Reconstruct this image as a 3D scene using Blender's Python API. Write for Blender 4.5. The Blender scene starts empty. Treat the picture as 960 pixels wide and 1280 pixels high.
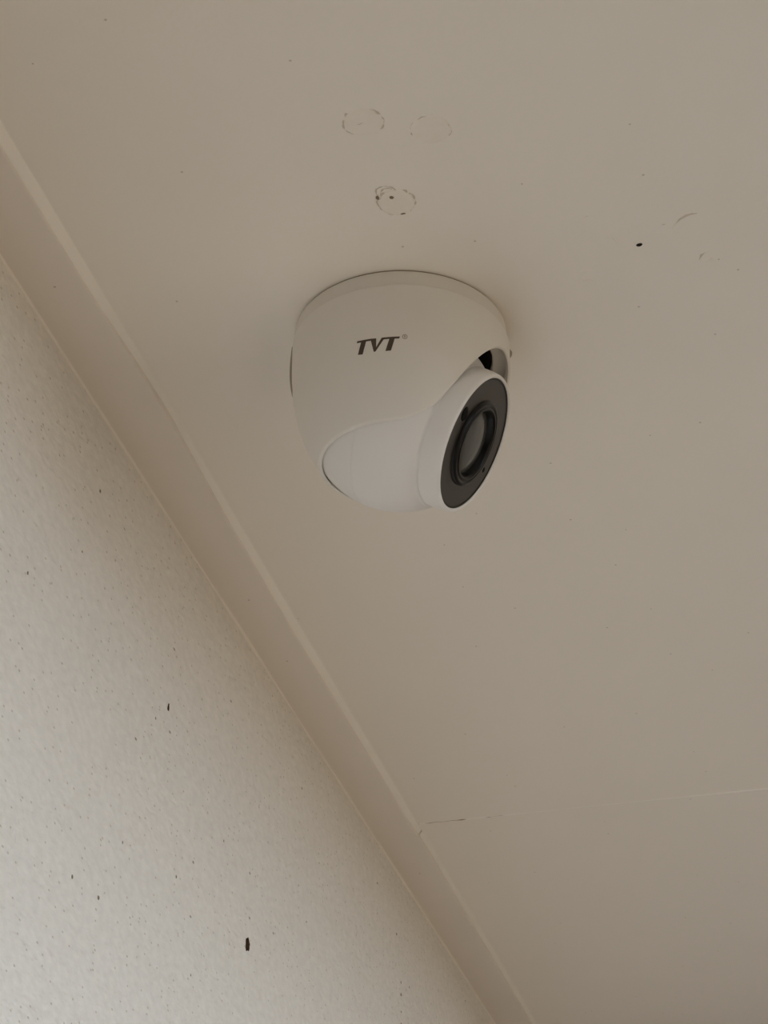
import bpy, bmesh, math, random
from mathutils import Vector, Matrix, noise

# ------------------------------------------------------------------ camera
scene = bpy.context.scene
COL = scene.collection
PITCH, AZ = math.radians(31.8), math.radians(14.2)
cam_data = bpy.data.cameras.new('photo_camera')
cam = bpy.data.objects.new('photo_camera', cam_data)
COL.objects.link(cam)
cam.location = (0.20305, -0.83632, 1.81123)
cam.rotation_euler = (math.pi / 2 + PITCH, 0, AZ)
cam_data.sensor_fit = 'VERTICAL'
cam_data.sensor_height = 32.0
cam_data.lens = 2700.0 / 1280.0 * 32.0
cam_data.clip_start = 0.02
cam_data.clip_end = 200
scene.camera = cam

# ------------------------------------------------------------------ world, light, exposure
world = bpy.data.worlds.new('overcast_sky')
scene.world = world
world.use_nodes = True
bg = world.node_tree.nodes['Background']
bg.inputs['Color'].default_value = (0.82, 0.93, 1.03, 1)
bg.inputs['Strength'].default_value = 1.0
scene.view_settings.view_transform = 'Standard'
scene.view_settings.look = 'None'
scene.view_settings.gamma = 1.0
scene.view_settings.use_curve_mapping = False
scene.view_settings.exposure = 1.47
scene.cycles.max_bounces = 10
scene.cycles.diffuse_bounces = 8
scene.cycles.use_denoising = True

ZC = 2.45            # height of the soffit
WX = -0.166          # face of the house wall
random.seed(7)

# ------------------------------------------------------------------ materials
def mat(name, color, rough=0.6, spec=0.5, bump=0.0, bscale=300.0, var=0.0, vscale=3.0,
        specks=None, metal=0.0, coat=0.0, bump2=None, stretch=None, upright=False):
    m = bpy.data.materials.new(name)
    m.use_nodes = True
    nt = m.node_tree
    b = nt.nodes['Principled BSDF']
    b.inputs['Roughness'].default_value = rough
    b.inputs['Specular IOR Level'].default_value = spec
    b.inputs['Metallic'].default_value = metal
    b.inputs['Coat Weight'].default_value = coat
    b.inputs['Coat Roughness'].default_value = 0.05
    tc = nt.nodes.new('ShaderNodeTexCoord')
    if stretch:
        mp = nt.nodes.new('ShaderNodeMapping')
        mp.inputs['Scale'].default_value = stretch
        nt.links.new(tc.outputs['Object'], mp.inputs['Vector'])
        coord = mp.outputs[0]
    else:
        coord = tc.outputs['Object']
    flat = coord
    if upright:                      # specks lie in the wall plane (y, z)
        sp = nt.nodes.new('ShaderNodeSeparateXYZ')
        cb = nt.nodes.new('ShaderNodeCombineXYZ')
        nt.links.new(coord, sp.inputs[0])
        nt.links.new(sp.outputs[1], cb.inputs[0])
        nt.links.new(sp.outputs[2], cb.inputs[1])
        flat = cb.outputs[0]
    out = None
    rgb = nt.nodes.new('ShaderNodeRGB')
    rgb.outputs[0].default_value = (*color, 1)
    out = rgb.outputs[0]
    if var:
        n = nt.nodes.new('ShaderNodeTexNoise')
        n.inputs['Scale'].default_value = vscale
        n.inputs['Detail'].default_value = 5
        nt.links.new(coord, n.inputs['Vector'])
        mr = nt.nodes.new('ShaderNodeMapRange')
        mr.inputs['From Min'].default_value = 0.3
        mr.inputs['From Max'].default_value = 0.7
        mr.inputs['To Min'].default_value = 1.0 - var
        mr.inputs['To Max'].default_value = 1.0 + var
        nt.links.new(n.outputs['Fac'], mr.inputs['Value'])
        hsv = nt.nodes.new('ShaderNodeHueSaturation')
        nt.links.new(out, hsv.inputs['Color'])
        nt.links.new(mr.outputs[0], hsv.inputs['Value'])
        out = hsv.outputs[0]
    for (scale, radius, keep, col, strength) in (specks or []):
        vo = nt.nodes.new('ShaderNodeTexVoronoi')
        vo.voronoi_dimensions = '2D'
        vo.inputs['Scale'].default_value = scale
        nt.links.new(flat, vo.inputs['Vector'])
        lt = nt.nodes.new('ShaderNodeMapRange')
        lt.inputs['From Min'].default_value = radius * 0.55
        lt.inputs['From Max'].default_value = radius
        lt.inputs['To Min'].default_value = strength
        lt.inputs['To Max'].default_value = 0.0
        nt.links.new(vo.outputs['Distance'], lt.inputs['Value'])
        sx = nt.nodes.new('ShaderNodeSeparateColor')
        nt.links.new(vo.outputs['Color'], sx.inputs[0])
        th = nt.nodes.new('ShaderNodeMath')
        th.operation = 'LESS_THAN'
        th.inputs[1].default_value = keep
        nt.links.new(sx.outputs[0], th.inputs[0])
        mu = nt.nodes.new('ShaderNodeMath')
        mu.operation = 'MULTIPLY'
        nt.links.new(lt.outputs[0], mu.inputs[0])
        nt.links.new(th.outputs[0], mu.inputs[1])
        mx = nt.nodes.new('ShaderNodeMix')
        mx.data_type = 'RGBA'
        nt.links.new(mu.outputs[0], mx.inputs[0])
        nt.links.new(out, mx.inputs[6])
        mx.inputs[7].default_value = (*col, 1)
        out = mx.outputs[2]
    nt.links.new(out, b.inputs['Base Color'])
    if bump:
        n = nt.nodes.new('ShaderNodeTexNoise')
        n.inputs['Scale'].default_value = bscale
        n.inputs['Detail'].default_value = 4
        nt.links.new(coord, n.inputs['Vector'])
        bp = nt.nodes.new('ShaderNodeBump')
        bp.inputs['Strength'].default_value = 1.0
        bp.inputs['Distance'].default_value = bump
        nt.links.new(n.outputs['Fac'], bp.inputs['Height'])
        last = bp
        if bump2:
            n2 = nt.nodes.new('ShaderNodeTexNoise')
            n2.inputs['Scale'].default_value = bump2[1]
            n2.inputs['Detail'].default_value = 2
            nt.links.new(coord, n2.inputs['Vector'])
            b2 = nt.nodes.new('ShaderNodeBump')
            b2.inputs['Strength'].default_value = 1.0
            b2.inputs['Distance'].default_value = bump2[0]
            nt.links.new(n2.outputs['Fac'], b2.inputs['Height'])
            nt.links.new(bp.outputs[0], b2.inputs['Normal'])
            last = b2
        nt.links.new(last.outputs[0], b.inputs['Normal'])
    return m

M = {}
M['soffit'] = mat('soffit_paint', (0.90, 0.86, 0.80), 0.65, 0.3, bump=0.00012, bscale=260, var=0.012, vscale=6,
                  bump2=(0.0008, 14),
                  specks=[(60, 0.045, 0.03, (0.36, 0.3, 0.23), 0.5), (38, 0.022, 0.06, (0.3, 0.25, 0.19), 0.5)])
M['trim'] = mat('trim_paint', (0.85, 0.80, 0.745), 0.6, 0.3, bump=0.00025, bscale=190, var=0.015, vscale=10,
                specks=[(60, 0.045, 0.04, (0.3, 0.24, 0.18), 0.6)])
M['caulk'] = mat('caulk_paint', (0.93, 0.89, 0.83), 0.55, 0.3, bump=0.0003, bscale=120)
M['sealant'] = mat('white_sealant', (0.96, 0.93, 0.88), 0.4, 0.5, bump=0.0002, bscale=150)
M['stucco'] = mat('rough_wall_paint', (0.82, 0.79, 0.74), 0.8, 0.2, bump=0.0016, bscale=360, var=0.045, vscale=260, stretch=(1, 0.5, 1), upright=True,
                  bump2=(0.0024, 110),
                  specks=[(210, 0.13, 0.22, (0.42, 0.35, 0.26), 0.55), (90, 0.060, 0.14, (0.34, 0.27, 0.19), 0.55),
                          (40, 0.036, 0.09, (0.16, 0.11, 0.07), 0.75)])
M['filler'] = mat('old_filler', (0.885, 0.84, 0.775), 0.75, 0.2, bump=0.0006, bscale=260, var=0.03, vscale=60)
M['ridge'] = mat('filler_ridge', (0.66, 0.605, 0.53), 0.8, 0.2, bump=0.0004, bscale=500, var=0.05, vscale=200)
M['crumb'] = mat('dark_crumb', (0.24, 0.195, 0.145), 0.9, 0.2, var=0.1, vscale=400)
M['crack'] = mat('crack_dirt', (0.36, 0.27, 0.20), 0.9, 0.2, var=0.1, vscale=300)
M['hole'] = mat('hole_dark', (0.02, 0.014, 0.010), 0.9, 0.1, var=0.1, vscale=300)
M['cocoon'] = mat('cocoon_brown', (0.05, 0.028, 0.016), 0.85, 0.2, bump=0.0003, bscale=900, var=0.2, vscale=500)
M['housing'] = mat('housing_plastic', (0.80, 0.775, 0.73), 0.42, 0.4, bump=0.00003, bscale=900, var=0.006, vscale=30)
M['ball'] = mat('ball_plastic', (0.83, 0.82, 0.81), 0.36, 0.45, bump=0.00003, bscale=900, var=0.006, vscale=30)
M['base'] = mat('base_plastic_shaded', (0.76, 0.73, 0.68), 0.5, 0.35, bump=0.00003, bscale=900, var=0.006, vscale=30)  # same plastic as the housing, darkened for the shade on the base
M['inner'] = mat('inner_black', (0.010, 0.009, 0.009), 0.7, 0.2, var=0.1, vscale=60)
M['tab'] = mat('shaded_grey', (0.33, 0.29, 0.24), 0.6, 0.3, var=0.05, vscale=100)  # dark colour for the lock tab's shaded plastic and the base's contact shadow
M['ink'] = mat('logo_ink', (0.085, 0.062, 0.045), 0.55, 0.3, var=0.05, vscale=200)
M['ink2'] = mat('mark_ink', (0.30, 0.26, 0.215), 0.55, 0.3, var=0.05, vscale=200)
M['plate'] = mat('smoked_plate', (0.024, 0.0185, 0.014), 0.32, 0.42, var=0.05, vscale=60)
M['gloss'] = mat('black_gloss', (0.004, 0.004, 0.004), 0.30, 0.22, var=0.05, vscale=60)
M['led'] = mat('led_dark', (0.003, 0.003, 0.003), 0.5, 0.08, var=0.05, vscale=60)
M['glass'] = mat('lens_glass', (0.07, 0.068, 0.062), 0.15, 0.5, var=0.03, vscale=40, coat=0.0)
M['ground'] = mat('ground_paving', (0.315, 0.23, 0.155), 0.9, 0.2, bump=0.003, bscale=40, var=0.08, vscale=1.5)
M['fascia'] = mat('fascia_paint', (0.72, 0.68, 0.62), 0.6, 0.3, var=0.03, vscale=6)
M['render'] = mat('shade_wall_dark', (0.13, 0.09, 0.062), 0.85, 0.2, bump=0.001, bscale=120, var=0.04, vscale=4)  # dark colour of the added side walls, holds light off the soffit

# ------------------------------------------------------------------ helpers
def link(name, bm, material, parent=None, smooth=False, loc=None):
    me = bpy.data.meshes.new(name)
    bm.normal_update()
    bm.to_mesh(me)
    bm.free()
    me.materials.append(material)
    if smooth:
        for p in me.polygons:
            p.use_smooth = True
    o = bpy.data.objects.new(name, me)
    COL.objects.link(o)
    if loc:
        o.location = loc
    if parent:
        o.parent = parent
    return o

def structure(o, label, cat):
    o['kind'] = 'structure'
    o['label'] = label
    o['category'] = cat
    return o

def thing(o, label, cat, group=None):
    o['label'] = label
    o['category'] = cat
    if group:
        o['group'] = group
    return o

def box(bm, x0, x1, y0, y1, z0, z1):
    v = [bm.verts.new(c) for c in ((x0, y0, z0), (x1, y0, z0), (x1, y1, z0), (x0, y1, z0),
                                   (x0, y0, z1), (x1, y0, z1), (x1, y1, z1), (x0, y1, z1))]
    for f in ((3, 2, 1, 0), (4, 5, 6, 7), (0, 1, 5, 4), (1, 2, 6, 5), (2, 3, 7, 6), (3, 0, 4, 7)):
        bm.faces.new([v[i] for i in f])
    return v

def lathe(bm, prof, seg=96, closed=False):
    """revolve (r, z) points about z; r == 0 makes a pole"""
    rings = []
    for r, z in prof:
        if r < 1e-7:
            rings.append([bm.verts.new((0, 0, z))])
        else:
            rings.append([bm.verts.new((r * math.cos(2 * math.pi * i / seg), r * math.sin(2 * math.pi * i / seg), z))
                          for i in range(seg)])
    n = len(rings)
    for k in range(n if closed else n - 1):
        a, b = rings[k], rings[(k + 1) % n]
        for i in range(seg):
            j = (i + 1) % seg
            if len(a) == 1 and len(b) == 1:
                continue
            if len(a) == 1:
                bm.faces.new((a[0], b[j], b[i]))
            elif len(b) == 1:
                bm.faces.new((a[i], a[j], b[0]))
            else:
                bm.faces.new((a[i], a[j], b[j], b[i]))
    bmesh.ops.recalc_face_normals(bm, faces=bm.faces)

# ------------------------------------------------------------------ the setting
bm = bmesh.new()
box(bm, -20, 20, -20, 20, -0.1, 0)
structure(link('ground', bm, M['ground']), 'warm sandy paving below the eave', 'ground')

Y0, YS, Y1 = -1.5, 0.5885, 1.25
bm = bmesh.new()
box(bm, WX - 0.2, WX, Y0, Y1, 0.0, ZC + 0.05)
wall = structure(link('wall_left', bm, M['stucco']), 'rough off-white painted house wall with tiny dark specks', 'wall')

SOFF_X = 0.38
Y0, YS, Y1 = -1.5, 0.5885, 1.25
bm = bmesh.new()
box(bm, WX, SOFF_X, Y0, Y1, ZC + 0.0125, ZC + 0.05)
ceiling = structure(link('ceiling', bm, M['soffit']), 'flat off-white painted soffit boards overhead', 'ceiling')
for a, b in ((Y0, YS - 0.0004), (YS + 0.0004, Y1)):
    bm = bmesh.new()
    box(bm, WX, SOFF_X, a, b, ZC, ZC + 0.0125)
    bmesh.ops.bevel(bm, geom=[e for e in bm.edges if abs(e.verts[0].co.z - ZC) < 1e-6 and abs(e.verts[1].co.z - ZC) < 1e-6],
                    offset=0.0004, segments=2, affect='EDGES')
    link('ceiling_panel', bm, M['soffit'], ceiling)

# filler in the board joint: an uneven painted bead, slightly proud towards the open side
bm = bmesh.new()
n = 90
rows = []
for i in range(n + 1):
    x = -0.131 + (SOFF_X - 0.002 + 0.131) * i / n
    nz = noise.noise(Vector((x * 40, 3.1, 0)))
    h = 0.00005 + 0.0007 * max(0, min(1, (x - 0.02) / 0.08)) * (0.6 + 0.6 * nz)
    w = 0.0009 + 0.0006 * abs(nz)
    yo = YS + 0.0003 * noise.noise(Vector((x * 15, 8, 2)))
    rows.append([bm.verts.new((x, yo - w, ZC + 0.0002)), bm.verts.new((x, yo - w * 0.4, ZC - h)),
                 bm.verts.new((x, yo + w * 0.4, ZC - h)), bm.verts.new((x, yo + w, ZC + 0.0002))])
for i in range(n):
    for k in range(3):
        bm.faces.new((rows[i][k], rows[i + 1][k], rows[i + 1][k + 1], rows[i][k + 1]))
bmesh.ops.recalc_face_normals(bm, faces=bm.faces)
link('joint_filler', bm, M['sealant'], ceiling, True)

def ribbon(bm, pts, w, h, base=ZC, seed=0):
    """low irregular ridge on the soffit along pts (x, y)"""
    prev = None
    for i, (x, y) in enumerate(pts):
        if i < len(pts) - 1:
            d = Vector((pts[i + 1][0] - x, pts[i + 1][1] - y))
        d = d.normalized() if d.length else Vector((1, 0))
        nrm = Vector((-d.y, d.x))
        k = max(0.12, 0.6 + 1.2 * noise.noise(Vector((x * 420, y * 420, seed))))
        if i in (0, len(pts) - 1):
            k *= 0.25
        c = Vector((x, y))
        a, b = c + nrm * w * k, c - nrm * w * k
        row = [bm.verts.new((a.x, a.y, base + 0.00005)), bm.verts.new((c.x, c.y, base - h * k)),
               bm.verts.new((b.x, b.y, base + 0.00005))]
        if prev:
            for q in range(2):
                bm.faces.new((prev[q], row[q], row[q + 1], prev[q + 1]))
        prev = row

def arc(cx, cy, r, a0, a1, n=26, jit=0.13, seed=0, ry=None):
    out = []
    for i in range(n + 1):
        a = math.radians(a0 + (a1 - a0) * i / n)
        k = 1 + jit * noise.noise(Vector((math.cos(a) * 3.4, math.sin(a) * 3.4, seed + 0.5)))
        out.append((cx + r * k * math.cos(a), cy + (ry or r) * k * math.sin(a)))
    return out

def blob(bm, x, y, z, rx, ry, rz, seed=0):
    r = bmesh.ops.create_icosphere(bm, subdivisions=2, radius=1)
    for v in r['verts']:
        k = 1 + 0.35 * noise.noise(v.co * 1.7 + Vector((seed * 3.1, 0, 0)))
        v.co = Vector((x + v.co.x * rx * k, y + v.co.y * ry * k, z + v.co.z * rz * k))

# dirty crack ends of the joint next to the trim
bm = bmesh.new()
ribbon(bm, [(-0.127 + 0.004 * i, YS + 0.0003 * math.sin(i * 2.1)) for i in range(9)], 0.0006, 0.0004, seed=4)
ribbon(bm, [(-0.082 + 0.003 * i, YS + 0.0002 * math.sin(i * 1.3)) for i in range(6)], 0.0004, 0.0003, seed=5)
link('joint_crack', bm, M['crack'], ceiling)

# three round filled holes nearer the viewer
def patch(cx, cy, r, seed, proud=0.00025):
    bm = bmesh.new()
    seg = 40
    c = bm.verts.new((cx, cy, ZC - proud))
    ring = {}
    for t, (k, z) in enumerate(((0.55, proud), (0.86, proud * 0.9), (0.96, proud * 1.3), (1.03, -0.00006))):
        ring[t] = []
        for i in range(seg):
            a = 2 * math.pi * i / seg
            q = 1 + 0.09 * noise.noise(Vector((math.cos(a) * 1.8, math.sin(a) * 1.8, seed)))
            zz = z * (1 + 0.6 * noise.noise(Vector((math.cos(a) * 3, math.sin(a) * 3, seed + 9)))) if t < 3 else z
            ring[t].append(bm.verts.new((cx + r * k * q * math.cos(a), cy + r * k * q * math.sin(a), ZC - zz)))
    for i in range(seg):
        j = (i + 1) % seg
        bm.faces.new((c, ring[0][i], ring[0][j]))
        for t in range(3):
            bm.faces.new((ring[t][i], ring[t + 1][i], ring[t + 1][j], ring[t][j]))
    bmesh.ops.recalc_face_normals(bm, faces=bm.faces)
    return link('filler_patch', bm, M['filler'], ceiling, True)

p1 = patch(0.0204, -0.1514, 0.0086, 1.3, 0.0002)
bm = bmesh.new()
ribbon(bm, arc(0.0204, -0.1514, 0.0087, -60, 60, 30, seed=1), 0.0006, 0.0004, seed=1)
ribbon(bm, arc(0.0204, -0.1514, 0.0087, 130, 235, 30, seed=2), 0.0007, 0.0004, seed=2)
ribbon(bm, [(0.0165, -0.1505), (0.0185, -0.1508), (0.0205, -0.1515), (0.0225, -0.1512)], 0.0006, 0.0003, seed=3)
link('patch_ridge', bm, M['ridge'], p1)

p2 = patch(0.0478, -0.1396, 0.0088, 4.1, 0.00016)
bm = bmesh.new()
ribbon(bm, arc(0.0478, -0.1396, 0.0088, 170, 285, 30, seed=5), 0.0005, 0.0003, seed=6)
ribbon(bm, arc(0.0478, -0.1396, 0.0088, -20, 40, 30, seed=7), 0.0005, 0.0003, seed=7)
ribbon(bm, [(0.0450, -0.1483), (0.0472, -0.1484), (0.0492, -0.1492), (0.0510, -0.1490)], 0.0005, 0.0004, seed=8)
link('patch_ridge', bm, M['ridge'], p2)

p3 = patch(0.0216, -0.0960, 0.0084, 7.7, 0.0003)
bm = bmesh.new()
ribbon(bm, arc(0.0216, -0.0960, 0.0085, 95, 245, 30, seed=9, jit=0.12), 0.0007, 0.0005, seed=10)
ribbon(bm, arc(0.0216, -0.0960, 0.0085, -60, 60, 30, seed=11, jit=0.12), 0.0006, 0.0004, seed=12)
ribbon(bm, arc(0.0186, -0.1040, 0.0046, 150, 390, 30, seed=13, jit=0.2, ry=0.0040), 0.0007, 0.0006, seed=14)
ribbon(bm, arc(0.0190, -0.1035, 0.0030, 180, 330, 30, seed=15, jit=0.2), 0.0005, 0.0004, seed=16)
link('patch_ridge', bm, M['ridge'], p3)
bm = bmesh.new()
blob(bm, 0.0202, -0.1000, ZC - 0.0002, 0.0012, 0.0011, 0.0005, 1)
blob(bm, 0.0140, -0.1012, ZC - 0.0002, 0.0009, 0.0012, 0.0005, 2)
blob(bm, 0.0225, -0.0876, ZC - 0.0002, 0.0013, 0.0005, 0.0004, 3)
link('patch_crumb', bm, M['crumb'], p3, True)

# scuffs, flakes and the open screw hole at the right
for k, (pts, w, h) in enumerate((
        ([(0.1405, -0.0460), (0.1425, -0.0490), (0.1450, -0.0520), (0.1480, -0.0540), (0.1510, -0.0548), (0.1535, -0.0545)], 0.0009, 0.0008),
        ([(0.1500, -0.0200), (0.1515, -0.0235), (0.1535, -0.0250), (0.1560, -0.0255)], 0.0010, 0.0007),
        ([(0.1510, -0.0170), (0.1530, -0.0190), (0.1555, -0.0200), (0.1572, -0.0175)], 0.0012, 0.0005),
        ([(0.0915, -0.0225), (0.0940, -0.0245), (0.0960, -0.0255), (0.0990, -0.0250), (0.1015, -0.0235)], 0.0009, 0.0005),
        ([(0.0925, -0.0175), (0.0945, -0.0190), (0.0970, -0.0185), (0.0990, -0.0165)], 0.0011, 0.0006),
        ([(0.1085, -0.0470), (0.1115, -0.0475), (0.1135, -0.0455), (0.1150, -0.0420), (0.1155, -0.0390)], 0.0010, 0.0005),
        ([(0.1020, -0.0640), (0.1045, -0.0650), (0.1070, -0.0640)], 0.0006, 0.0004),
        ([(0.1365, -0.0500), (0.1375, -0.0505), (0.1385, -0.0500)], 0.0007, 0.0005))):
    bm = bmesh.new()
    ribbon(bm, pts, w, h, seed=30 + k)
    link('paint_flake', bm, M['filler'] if k not in (0, 1, 7) else M['ridge'], ceiling)

bm = bmesh.new()
lathe(bm, [(0.0, -0.00015), (0.0008, -0.0002), (0.0012, -0.00042), (0.0016, -0.00028), (0.0019, 0.0001)], 20)
o = link('screw_hole', bm, M['hole'], ceiling, True, (0.1243, -0.0383, ZC))
o.scale = (0.85, 0.6, 1)
o.rotation_euler = (0, 0, -0.2)

# trim strip along wall and soffit in two lengths, butted at the board joint
def lerp_table(tab, y):
    if y <= tab[0][0]:
        return tab[0][1]
    for (a, u), (b, w) in zip(tab, tab[1:]):
        if y <= b:
            return u + (w - u) * (y - a) / (b - a)
    return tab[-1][1]
FILLET = [(-0.20, 0.0040), (-0.08, 0.0036), (0.03, 0.0014), (0.12, 0.0028), (0.25, 0.0034), (0.59, 0.0030), (0.602, 0.0022), (1.4, 0.0026)]

def trim_board(name, y0, y1, xr, t):
    bm, bf = bmesh.new(), bmesh.new()
    n = 60
    prev = pf = None
    for i in range(n + 1):
        y = y0 + (y1 - y0) * i / n
        wob = 0.0006 * noise.noise(Vector((y * 3.3, 1.7, 0))) + 0.0003 * noise.noise(Vector((y * 16, 4, 0)))
        w = lerp_table(FILLET, y) + 0.0003 * noise.noise(Vector((y * 30, 2, 8)))
        xe = xr + wob - w
        c = 0.0006
        row = [bm.verts.new(q) for q in ((WX, y, ZC), (WX, y, ZC - t), (xe - c, y, ZC - t), (xe - c * 0.3, y, ZC - t + c * 0.3),
                                         (xe, y, ZC - t + c), (xe, y, ZC))]
        if prev:
            for q in range(6):
                bm.faces.new((prev[q], row[q], row[(q + 1) % 6], prev[(q + 1) % 6]))
        else:
            bm.faces.new(row)
        prev = row
        top = min(t - 0.0012, w * 1.35)
        fr = [bf.verts.new(q) for q in ((xe - 0.0002, y, ZC - top), (xe + w * 0.35, y, ZC - top * 0.72), (xe + w * 0.75, y, ZC - top * 0.25), (xe + w, y, ZC + 0.0001))]
        if pf:
            for q in range(3):
                bf.faces.new((pf[q], fr[q], fr[q + 1], pf[q + 1]))
        pf = fr
    bm.faces.new(prev[::-1])
    bmesh.ops.recalc_face_normals(bm, faces=bm.faces)
    for f in bf.faces:
        f.normal_update()
        if f.normal.z > 0:
            f.normal_flip()
    o = link(name, bm, M['trim'])
    link('sealant_fillet', bf, M['sealant'], o, True)
    return o
structure(trim_board('trim_1', Y0, YS + 0.0117, -0.1319, 0.0056),
          'off-white painted wooden strip between wall and soffit, nearer length up to the board joint', 'trim')
structure(trim_board('trim_2', YS + 0.0119, Y1, -0.1312, 0.0052),
          'off-white painted wooden strip between wall and soffit, farther length beyond the board joint', 'trim')

# paint bead where the strip meets the wall
bm = bmesh.new()
prev = None
n = 150
for i in range(n + 1):
    y = Y0 + (Y1 - Y0) * i / n
    zt = ZC - 0.0056
    rr = 0.0019 + 0.0005 * noise.noise(Vector((y * 9, 2, 5)))
    row = [bm.verts.new((WX + rr * math.sin(a) , y, zt - rr * math.cos(a) * 0.9 + 0.0012)) for a in (0, 0.5, 1.05, 1.57)]
    if prev:
        for q in range(3):
            bm.faces.new((prev[q], row[q], row[q + 1], prev[q + 1]))
    prev = row
bmesh.ops.recalc_face_normals(bm, faces=bm.faces)
structure(link('trim_3', bm, M['caulk'], None, True), 'thin pale paint bead in the corner under the wooden strip', 'trim')

# unseen eave edge and dark side walls, added to shape wall and soffit light
bm = bmesh.new()
box(bm, SOFF_X, SOFF_X + 0.022, Y0, Y1, ZC - 0.082, ZC + 0.14)
structure(link('trim_4', bm, M['fascia']), 'unseen painted fascia board, added at the eave edge to shade the upper wall', 'trim')
bm = bmesh.new()
box(bm, WX - 0.2, 3.0, Y1, Y1 + 0.2, 0.0, 3.2)
structure(link('shade_wall_back', bm, M['render']), 'unseen dark side wall beyond, added to dim the far soffit', 'wall')
bm = bmesh.new()
box(bm, WX - 0.2, 1.2, Y0 - 0.2, Y0, 0.0, 3.2)
structure(link('shade_wall_front', bm, M['render']), 'unseen dark side wall behind the viewer, added to cut light from that side', 'wall')

# marks on the wall
def cocoon(y, z, rw, rh, tilt, label, seed):
    bm = bmesh.new()
    r = bmesh.ops.create_icosphere(bm, subdivisions=3, radius=1)
    for v in r['verts']:
        k = 1 + 0.5 * noise.noise(v.co * 1.6 + Vector((seed, 0, 0))) + 0.15 * noise.noise(v.co * 5 + Vector((seed, 2, 0)))
        taper = 1 - 0.35 * v.co.z
        v.co = Vector((v.co.x * rw * 0.7 * k, v.co.y * rw * k * taper, v.co.z * rh * k))
    o = link('insect_cocoon', bm, M['cocoon'], None, True, (WX + rw * 0.35, y, z))
    o.rotation_euler = (tilt, 0, 0)
    thing(o, label, 'cocoon', 'insect cocoons on the wall')
cocoon(0.2985, 2.2557, 0.0018, 0.0036, math.radians(8), 'larger dark brown insect cocoon stuck low on the bright part of the wall', 3.3)
cocoon(0.1477, 2.3351, 0.0007, 0.0022, math.radians(-5), 'tiny thin brown insect cocoon higher on the wall at the shade line', 6.1)

for y, z, r in ((0.6731, 2.3526, 0.0012), (0.6732, 2.3620, 0.0009), (0.6735, 2.3395, 0.0008), (0.6735, 2.3300, 0.0010),
                (0.6600, 2.3950, 0.0010), (0.0312, 2.4013, 0.0010), (0.1746, 2.2484, 0.0009), (0.0354, 2.1933, 0.0010),
                (0.0690, 2.1960, 0.0011), (0.1300, 2.3200, 0.0008), (-0.0450, 2.3100, 0.0009), (0.2500, 2.3000, 0.0007),
                (0.0150, 2.3560, 0.0007), (0.4200, 2.3150, 0.0007), (0.0950, 2.2350, 0.0008), (0.2050, 2.2050, 0.0007)):
    bm = bmesh.new()
    blob(bm, 0, 0, 0, r * 0.35, r * 0.8, r, seed=y * 50 + z)
    link('speck', bm, M['crack'] if r < 0.0009 else M['crumb'], wall, True, (WX + 0.0001, y, z))

# ------------------------------------------------------------------ turret camera
CAMC = Vector((-0.0007, 0.0029, ZC))
turret = bpy.data.objects.new('security_camera', None)
COL.objects.link(turret)
turret.location = CAMC
thing(turret, 'white plastic turret security camera with black round lens face mounted under the soffit', 'camera')

LAZ, LEL = math.radians(3.67), math.radians(29.7)      # lens heading and dip
R0, Z1, HH, EX = 0.0535, 0.0261, 0.0766, 1.9168
ZTOP, ZRIM = 0.0098, 0.0773
BALL_Z, BALL_R = 0.0488, 0.0465

def rad(d):
    t = max(0.0, min(0.999, (d - Z1) / HH))
    return R0 * math.sqrt(1 - t ** EX)

RIM = [(0, .0220), (7.4, .0225), (17.3, .0261), (27.7, .0333), (36.3, .0419), (44, .0517), (51.3, .0617), (58.4, .0690),
       (67.8, .0740), (78.2, .0765), (91, .0773), (181, .0773)]
def rim_depth(deg):
    deg = abs((deg + 180) % 360 - 180)
    # monotone cubic through RIM
    n = len(RIM)
    for i in range(n - 1):
        if RIM[i][0] <= deg <= RIM[i + 1][0]:
            break
    def slope(k):
        if k <= 0 or k >= n - 1:
            return 0.0
        a = (RIM[k][1] - RIM[k - 1][1]) / (RIM[k][0] - RIM[k - 1][0])
        b = (RIM[k + 1][1] - RIM[k][1]) / (RIM[k + 1][0] - RIM[k][0])
        return 0.0 if a * b <= 0 else 2 * a * b / (a + b)
    x0, y0 = RIM[i]
    x1, y1 = RIM[i + 1]
    h = x1 - x0
    t = (deg - x0) / h
    return ((2 * t ** 3 - 3 * t ** 2 + 1) * y0 + (t ** 3 - 2 * t ** 2 + t) * h * slope(i)
            + (-2 * t ** 3 + 3 * t ** 2) * y1 + (t ** 3 - t ** 2) * h * slope(i + 1))

# mounting base ring
bm = bmesh.new()
lathe(bm, [(0.0, -0.0112), (0.0505, -0.0112), (0.0515, -0.0108), (0.0521, -0.0100), (0.0523, -0.0014), (0.0519, -0.0009), (0.0, -0.0009)], 128)
link('mounting_base', bm, M['base'], turret, False)

bm = bmesh.new()  # dark disc between base and soffit stands in for the contact shadow
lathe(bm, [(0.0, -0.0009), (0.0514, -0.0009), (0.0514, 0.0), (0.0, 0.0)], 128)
link('contact_shadow', bm, M['tab'], turret, False)

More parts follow.
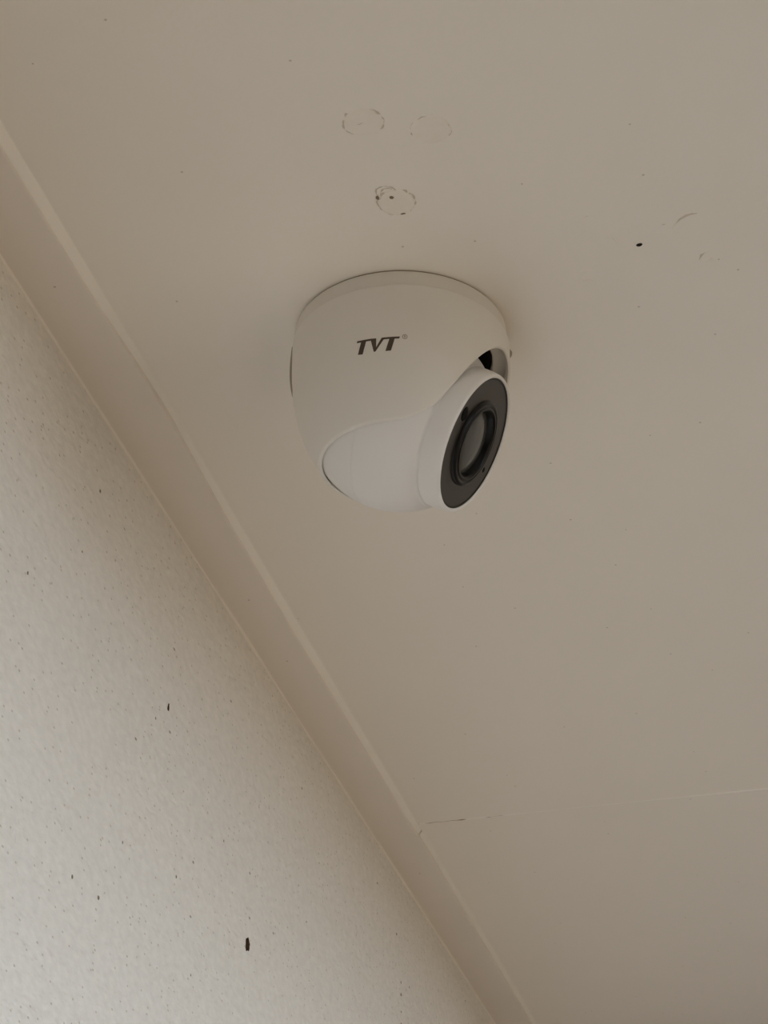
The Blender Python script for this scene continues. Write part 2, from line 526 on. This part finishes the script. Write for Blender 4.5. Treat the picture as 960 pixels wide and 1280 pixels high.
# housing shell with the low opening and the raised slot for the lens ring
bm = bmesh.new()
SEG, NV, TH = 240, 44, 0.0022
cols = []
for i in range(SEG):
    deg = 360.0 * i / SEG
    a = math.radians(deg) + LAZ
    dr = rim_depth(deg)
    pts = [(R0 - TH, ZTOP - 0.0002), (R0 - 0.0010, ZTOP - 0.0002), (R0 - 0.0004, ZTOP), (R0 - 0.0001, ZTOP + 0.0004)]
    for k in range(1, NV + 1):
        d = ZTOP + 0.0004 + (dr - 0.0007 - ZTOP - 0.0004) * k / NV
        pts.append((rad(d), d))
    # rounded lip
    ro = rad(dr)
    lip = len(pts) - 1
    pts.append((ro - 0.0004, dr - 0.0001))
    pts.append((ro - 0.0008, dr))
    pts.append((ro - 0.0012, dr))
    pts.append((ro - 0.0014, dr - 0.0005))
    for k in range(1, 13):
        d = dr - 0.0005 + (0.0182 - dr + 0.0005) * k / 12
        pts.append((rad(d) - 0.0014 - (TH - 0.0014) * min(1, k / 3), d))
    pts.append((0.0456, 0.0184))
    pts.append((0.0449, 0.0180))
    pts.append((0.0449, ZTOP + 0.0014))
    cols.append([bm.verts.new((r * math.cos(a), r * math.sin(a), -d)) for r, d in pts])
m = len(cols[0])
for i in range(SEG):
    j = (i + 1) % SEG
    for k in range(m - 1):
        bm.faces.new((cols[i][k], cols[i][k + 1], cols[j][k + 1], cols[j][k]))
for i in range(SEG):
    for k in (3, lip, lip + 3):                  # crisp edges of the moulding
        e = bm.edges.get((cols[i][k], cols[(i + 1) % SEG][k]))
        e.smooth = False
bmesh.ops.recalc_face_normals(bm, faces=bm.faces)
housing = link('housing', bm, M['housing'], turret, True)

# black inner disc with a short rim around the ball's top
bm = bmesh.new()
lathe(bm, [(0.0, -0.0113), (0.0466, -0.0113), (0.0466, -0.0120), (0.0446, -0.0121), (0.0446, -0.0160), (0.0430, -0.0160), (0.0420, -0.0125), (0.0, -0.0125)], 96)
link('inner_disc', bm, M['inner'], turret, True)

# eyeball: rear and front shells meeting at a seam square to the lens axis
LDIR = Vector((math.cos(LEL) * math.cos(LAZ), math.cos(LEL) * math.sin(LAZ), -math.sin(LEL)))
AX = Vector((0, 0, 1)).cross(LDIR).normalized()
UP = LDIR.cross(AX)
BALLC = Vector((0, 0, -BALL_Z))
LM = Matrix((AX, UP, LDIR)).transposed().to_4x4()      # local z = lens axis
LM.translation = BALLC

def axis_part(name, prof, material, parent, seg=128, smooth=True):
    bm = bmesh.new()
    lathe(bm, prof, seg)
    o = link(name, bm, material, parent, smooth)
    o.matrix_local = LM if parent is turret else Matrix.Identity(4)
    return o

def sph(t):
    return (BALL_R * math.cos(t), BALL_R * math.sin(t))
RING_R, FACE_D = 0.0348, 0.0410
t_ring = math.acos(RING_R / BALL_R)
prof = [(0.0, -BALL_R)] + [sph(math.radians(-90 + 90 * k / 30)) for k in range(1, 30)]
prof += [(BALL_R, -0.0004), (BALL_R - 0.00012, -0.0001), (BALL_R - 0.00016, 0.0)]
ball = axis_part('ball_rear_shell', prof, M['ball'], turret)
prof = [(BALL_R - 0.00016, 0.0), (BALL_R - 0.00012, 0.0001), (BALL_R, 0.0004)]
prof += [sph(t_ring * k / 24) for k in range(1, 24)] + [(RING_R + 0.0010, sph(t_ring)[1] - 0.0007), (RING_R - 0.001, sph(t_ring)[1] - 0.0002)]
axis_part('ball_front_shell', prof, M['ball'], turret)

# lens ring collar with rounded white lip
zb = sph(t_ring)[1] - 0.004
prof = [(RING_R + 0.0006, zb), (RING_R + 0.0004, FACE_D - 0.004), (RING_R, FACE_D - 0.0012), (RING_R - 0.0004, FACE_D - 0.0002),
        (RING_R - 0.0010, FACE_D + 0.0003), (RING_R - 0.0017, FACE_D + 0.0002), (RING_R - 0.0020, FACE_D - 0.0003),
        (RING_R - 0.0020, FACE_D - 0.0030)]
axis_part('lens_collar', prof, M['ball'], turret)

PR = RING_R - 0.0020
prof = [(0.0205, FACE_D - 0.0006), (PR - 0.0009, FACE_D - 0.0006), (PR - 0.0009, FACE_D - 0.0022), (0.0205, FACE_D - 0.0022)]
bm = bmesh.new()
lathe(bm, prof, 128, closed=True)
plate = link('face_plate', bm, M['plate'], turret, False)
plate.matrix_local = LM
bm = bmesh.new()
lathe(bm, [(PR - 0.0010, FACE_D - 0.0020), (PR - 0.0009, FACE_D - 0.0004), (PR, FACE_D - 0.0004), (PR, FACE_D - 0.0020)], 128, closed=True)
link('plate_edge', bm, M['gloss'], plate, False)

# infrared emitters behind the plate, left and right of the lens
for x, y, r in ((-0.0262, -0.0008, 0.0036), (0.0264, 0.0018, 0.0014)):
    bm = bmesh.new()
    lathe(bm, [(0.0, 0.0003), (r * 0.6, 0.00025), (r, 0.0), (r, -0.0008), (0.0, -0.0008)], 32)
    o = link('infrared_emitter', bm, M['led'], plate, True, (x, y, FACE_D - 0.0006))

# lens: raised black bezel, inner cone and glass
prof = [(0.0215, FACE_D - 0.0006), (0.0212, FACE_D + 0.0005), (0.0204, FACE_D + 0.0011), (0.0192, FACE_D + 0.0011), (0.0186, FACE_D + 0.0006),
        (0.0180, FACE_D + 0.0014), (0.0172, FACE_D + 0.0014), (0.0164, FACE_D + 0.0002), (0.0158, FACE_D - 0.0022), (0.0150, FACE_D - 0.0040)]
bezel = axis_part('lens_bezel', prof, M['gloss'], turret, 96)
prof = [(0.0, FACE_D + 0.0006 - 0.0006)] + [(0.0162 * math.sin(math.radians(a)), FACE_D - 0.0030 + 0.0030 * math.cos(math.radians(a)))
                                        for a in range(6, 91, 6)]
lens = axis_part('lens_glass', prof, M['glass'], turret, 96)

# side tabs of the housing lock
def side_tab(az_deg, d0, d1, wdeg, proud, name):
    bm = bmesh.new()
    rows = []
    for k in range(9):
        d = d0 + (d1 - d0) * k / 8
        s = math.sin(math.pi * (0.08 + 0.84 * k / 8))
        row = []
        for q in range(5):
            a = math.radians(az_deg + wdeg * (q / 4 - 0.5))
            e = proud * s if 0 < q < 4 else -0.0005
            row.append(bm.verts.new(((rad(d) + e) * math.cos(a), (rad(d) + e) * math.sin(a), -d)))
        rows.append(row)
    for k in range(8):
        for q in range(4):
            bm.faces.new((rows[k][q], rows[k + 1][q], rows[k + 1][q + 1], rows[k][q + 1]))
    bm.faces.new(rows[0])
    bm.faces.new(rows[-1][::-1])
    bmesh.ops.recalc_face_normals(bm, faces=bm.faces)
    return link(name, bm, M['tab'], housing)
side_tab(196, 0.0102, 0.037, 8, 0.0010, 'lock_tab')
side_tab(12.5, 0.0108, 0.0145, 4, 0.0012, 'lock_screw')

# printed name on the housing
def skin(az_deg, d_mm, lift):
    d = d_mm / 1000.0
    a = math.radians(az_deg)
    r = rad(d) + lift
    return (r * math.cos(a), r * math.sin(a), -d)

def quad_patch(bm, q, nu=6, nv=4, lift=0.00012):
    grid = []
    for j in range(nv + 1):
        row = []
        for i in range(nu + 1):
            u, v = i / nu, j / nv
            az = (1 - u) * (1 - v) * q[0][0] + u * (1 - v) * q[1][0] + u * v * q[2][0] + (1 - u) * v * q[3][0]
            d = (1 - u) * (1 - v) * q[0][1] + u * (1 - v) * q[1][1] + u * v * q[2][1] + (1 - u) * v * q[3][1]
            row.append((az, d))
        grid.append(row)
    top = [[bm.verts.new(skin(a, d, lift)) for a, d in row] for row in grid]
    for j in range(nv):
        for i in range(nu):
            bm.faces.new((top[j][i], top[j + 1][i], top[j + 1][i + 1], top[j][i + 1]))

letters = {
    'letter_t': [[(-99.13, 39.55), (-91.0, 39.75), (-91.5, 40.75), (-99.46, 40.55)], [(-96.82, 40.0), (-94.12, 40.2), (-96.6, 46.85), (-99.27, 46.55)]],
    'letter_v': [[(-91.98, 39.78), (-88.98, 39.9), (-89.25, 46.3), (-90.6, 46.6)], [(-86.1, 39.95), (-84.3, 40.0), (-89.6, 46.6), (-90.6, 46.6)]],
    'letter_t.001': [[(-86.1, 39.95), (-76.76, 39.85), (-77.18, 40.9), (-85.2, 40.95)], [(-82.02, 40.4), (-79.3, 40.4), (-81.5, 46.85), (-84.42, 46.95)]],
}
for nm, qs in letters.items():
    bm = bmesh.new()
    for k, q in enumerate(qs):
        quad_patch(bm, q, lift=0.00012 + 0.00002 * k)
    bmesh.ops.recalc_face_normals(bm, faces=bm.faces)
    link(nm.split('.')[0], bm, M['ink'], housing)
# registered mark: ring with a small R
bm = bmesh.new()
ca, cd = -74.32, 39.94
deg_mm = math.degrees(0.001 / R0)
ring = []
for i in range(28):
    t = 2 * math.pi * i / 28
    ring.append([bm.verts.new(skin(ca + r * math.cos(t) * deg_mm, cd + r * math.sin(t), 0.00012)) for r in (1.25, 0.95)])
for i in range(28):
    j = (i + 1) % 28
    bm.faces.new((ring[i][0], ring[i][1], ring[j][1], ring[j][0]))
def rq(*pts):
    bm.faces.new([bm.verts.new(skin(ca + x * deg_mm, cd - y, 0.00012)) for x, y in pts])
rq((-0.42, -0.65), (-0.22, -0.65), (-0.22, 0.65), (-0.42, 0.65))
rq((-0.22, 0.45), (0.3, 0.45), (0.3, 0.65), (-0.22, 0.65))
rq((0.2, 0.05), (0.42, 0.05), (0.42, 0.5), (0.2, 0.5))
rq((-0.22, -0.05), (0.3, -0.05), (0.3, 0.13), (-0.22, 0.13))
rq((0.22, -0.65), (0.45, -0.65), (0.15, -0.05), (-0.08, -0.05))
bmesh.ops.recalc_face_normals(bm, faces=bm.faces)
link('registered_mark', bm, M['ink2'], housing)
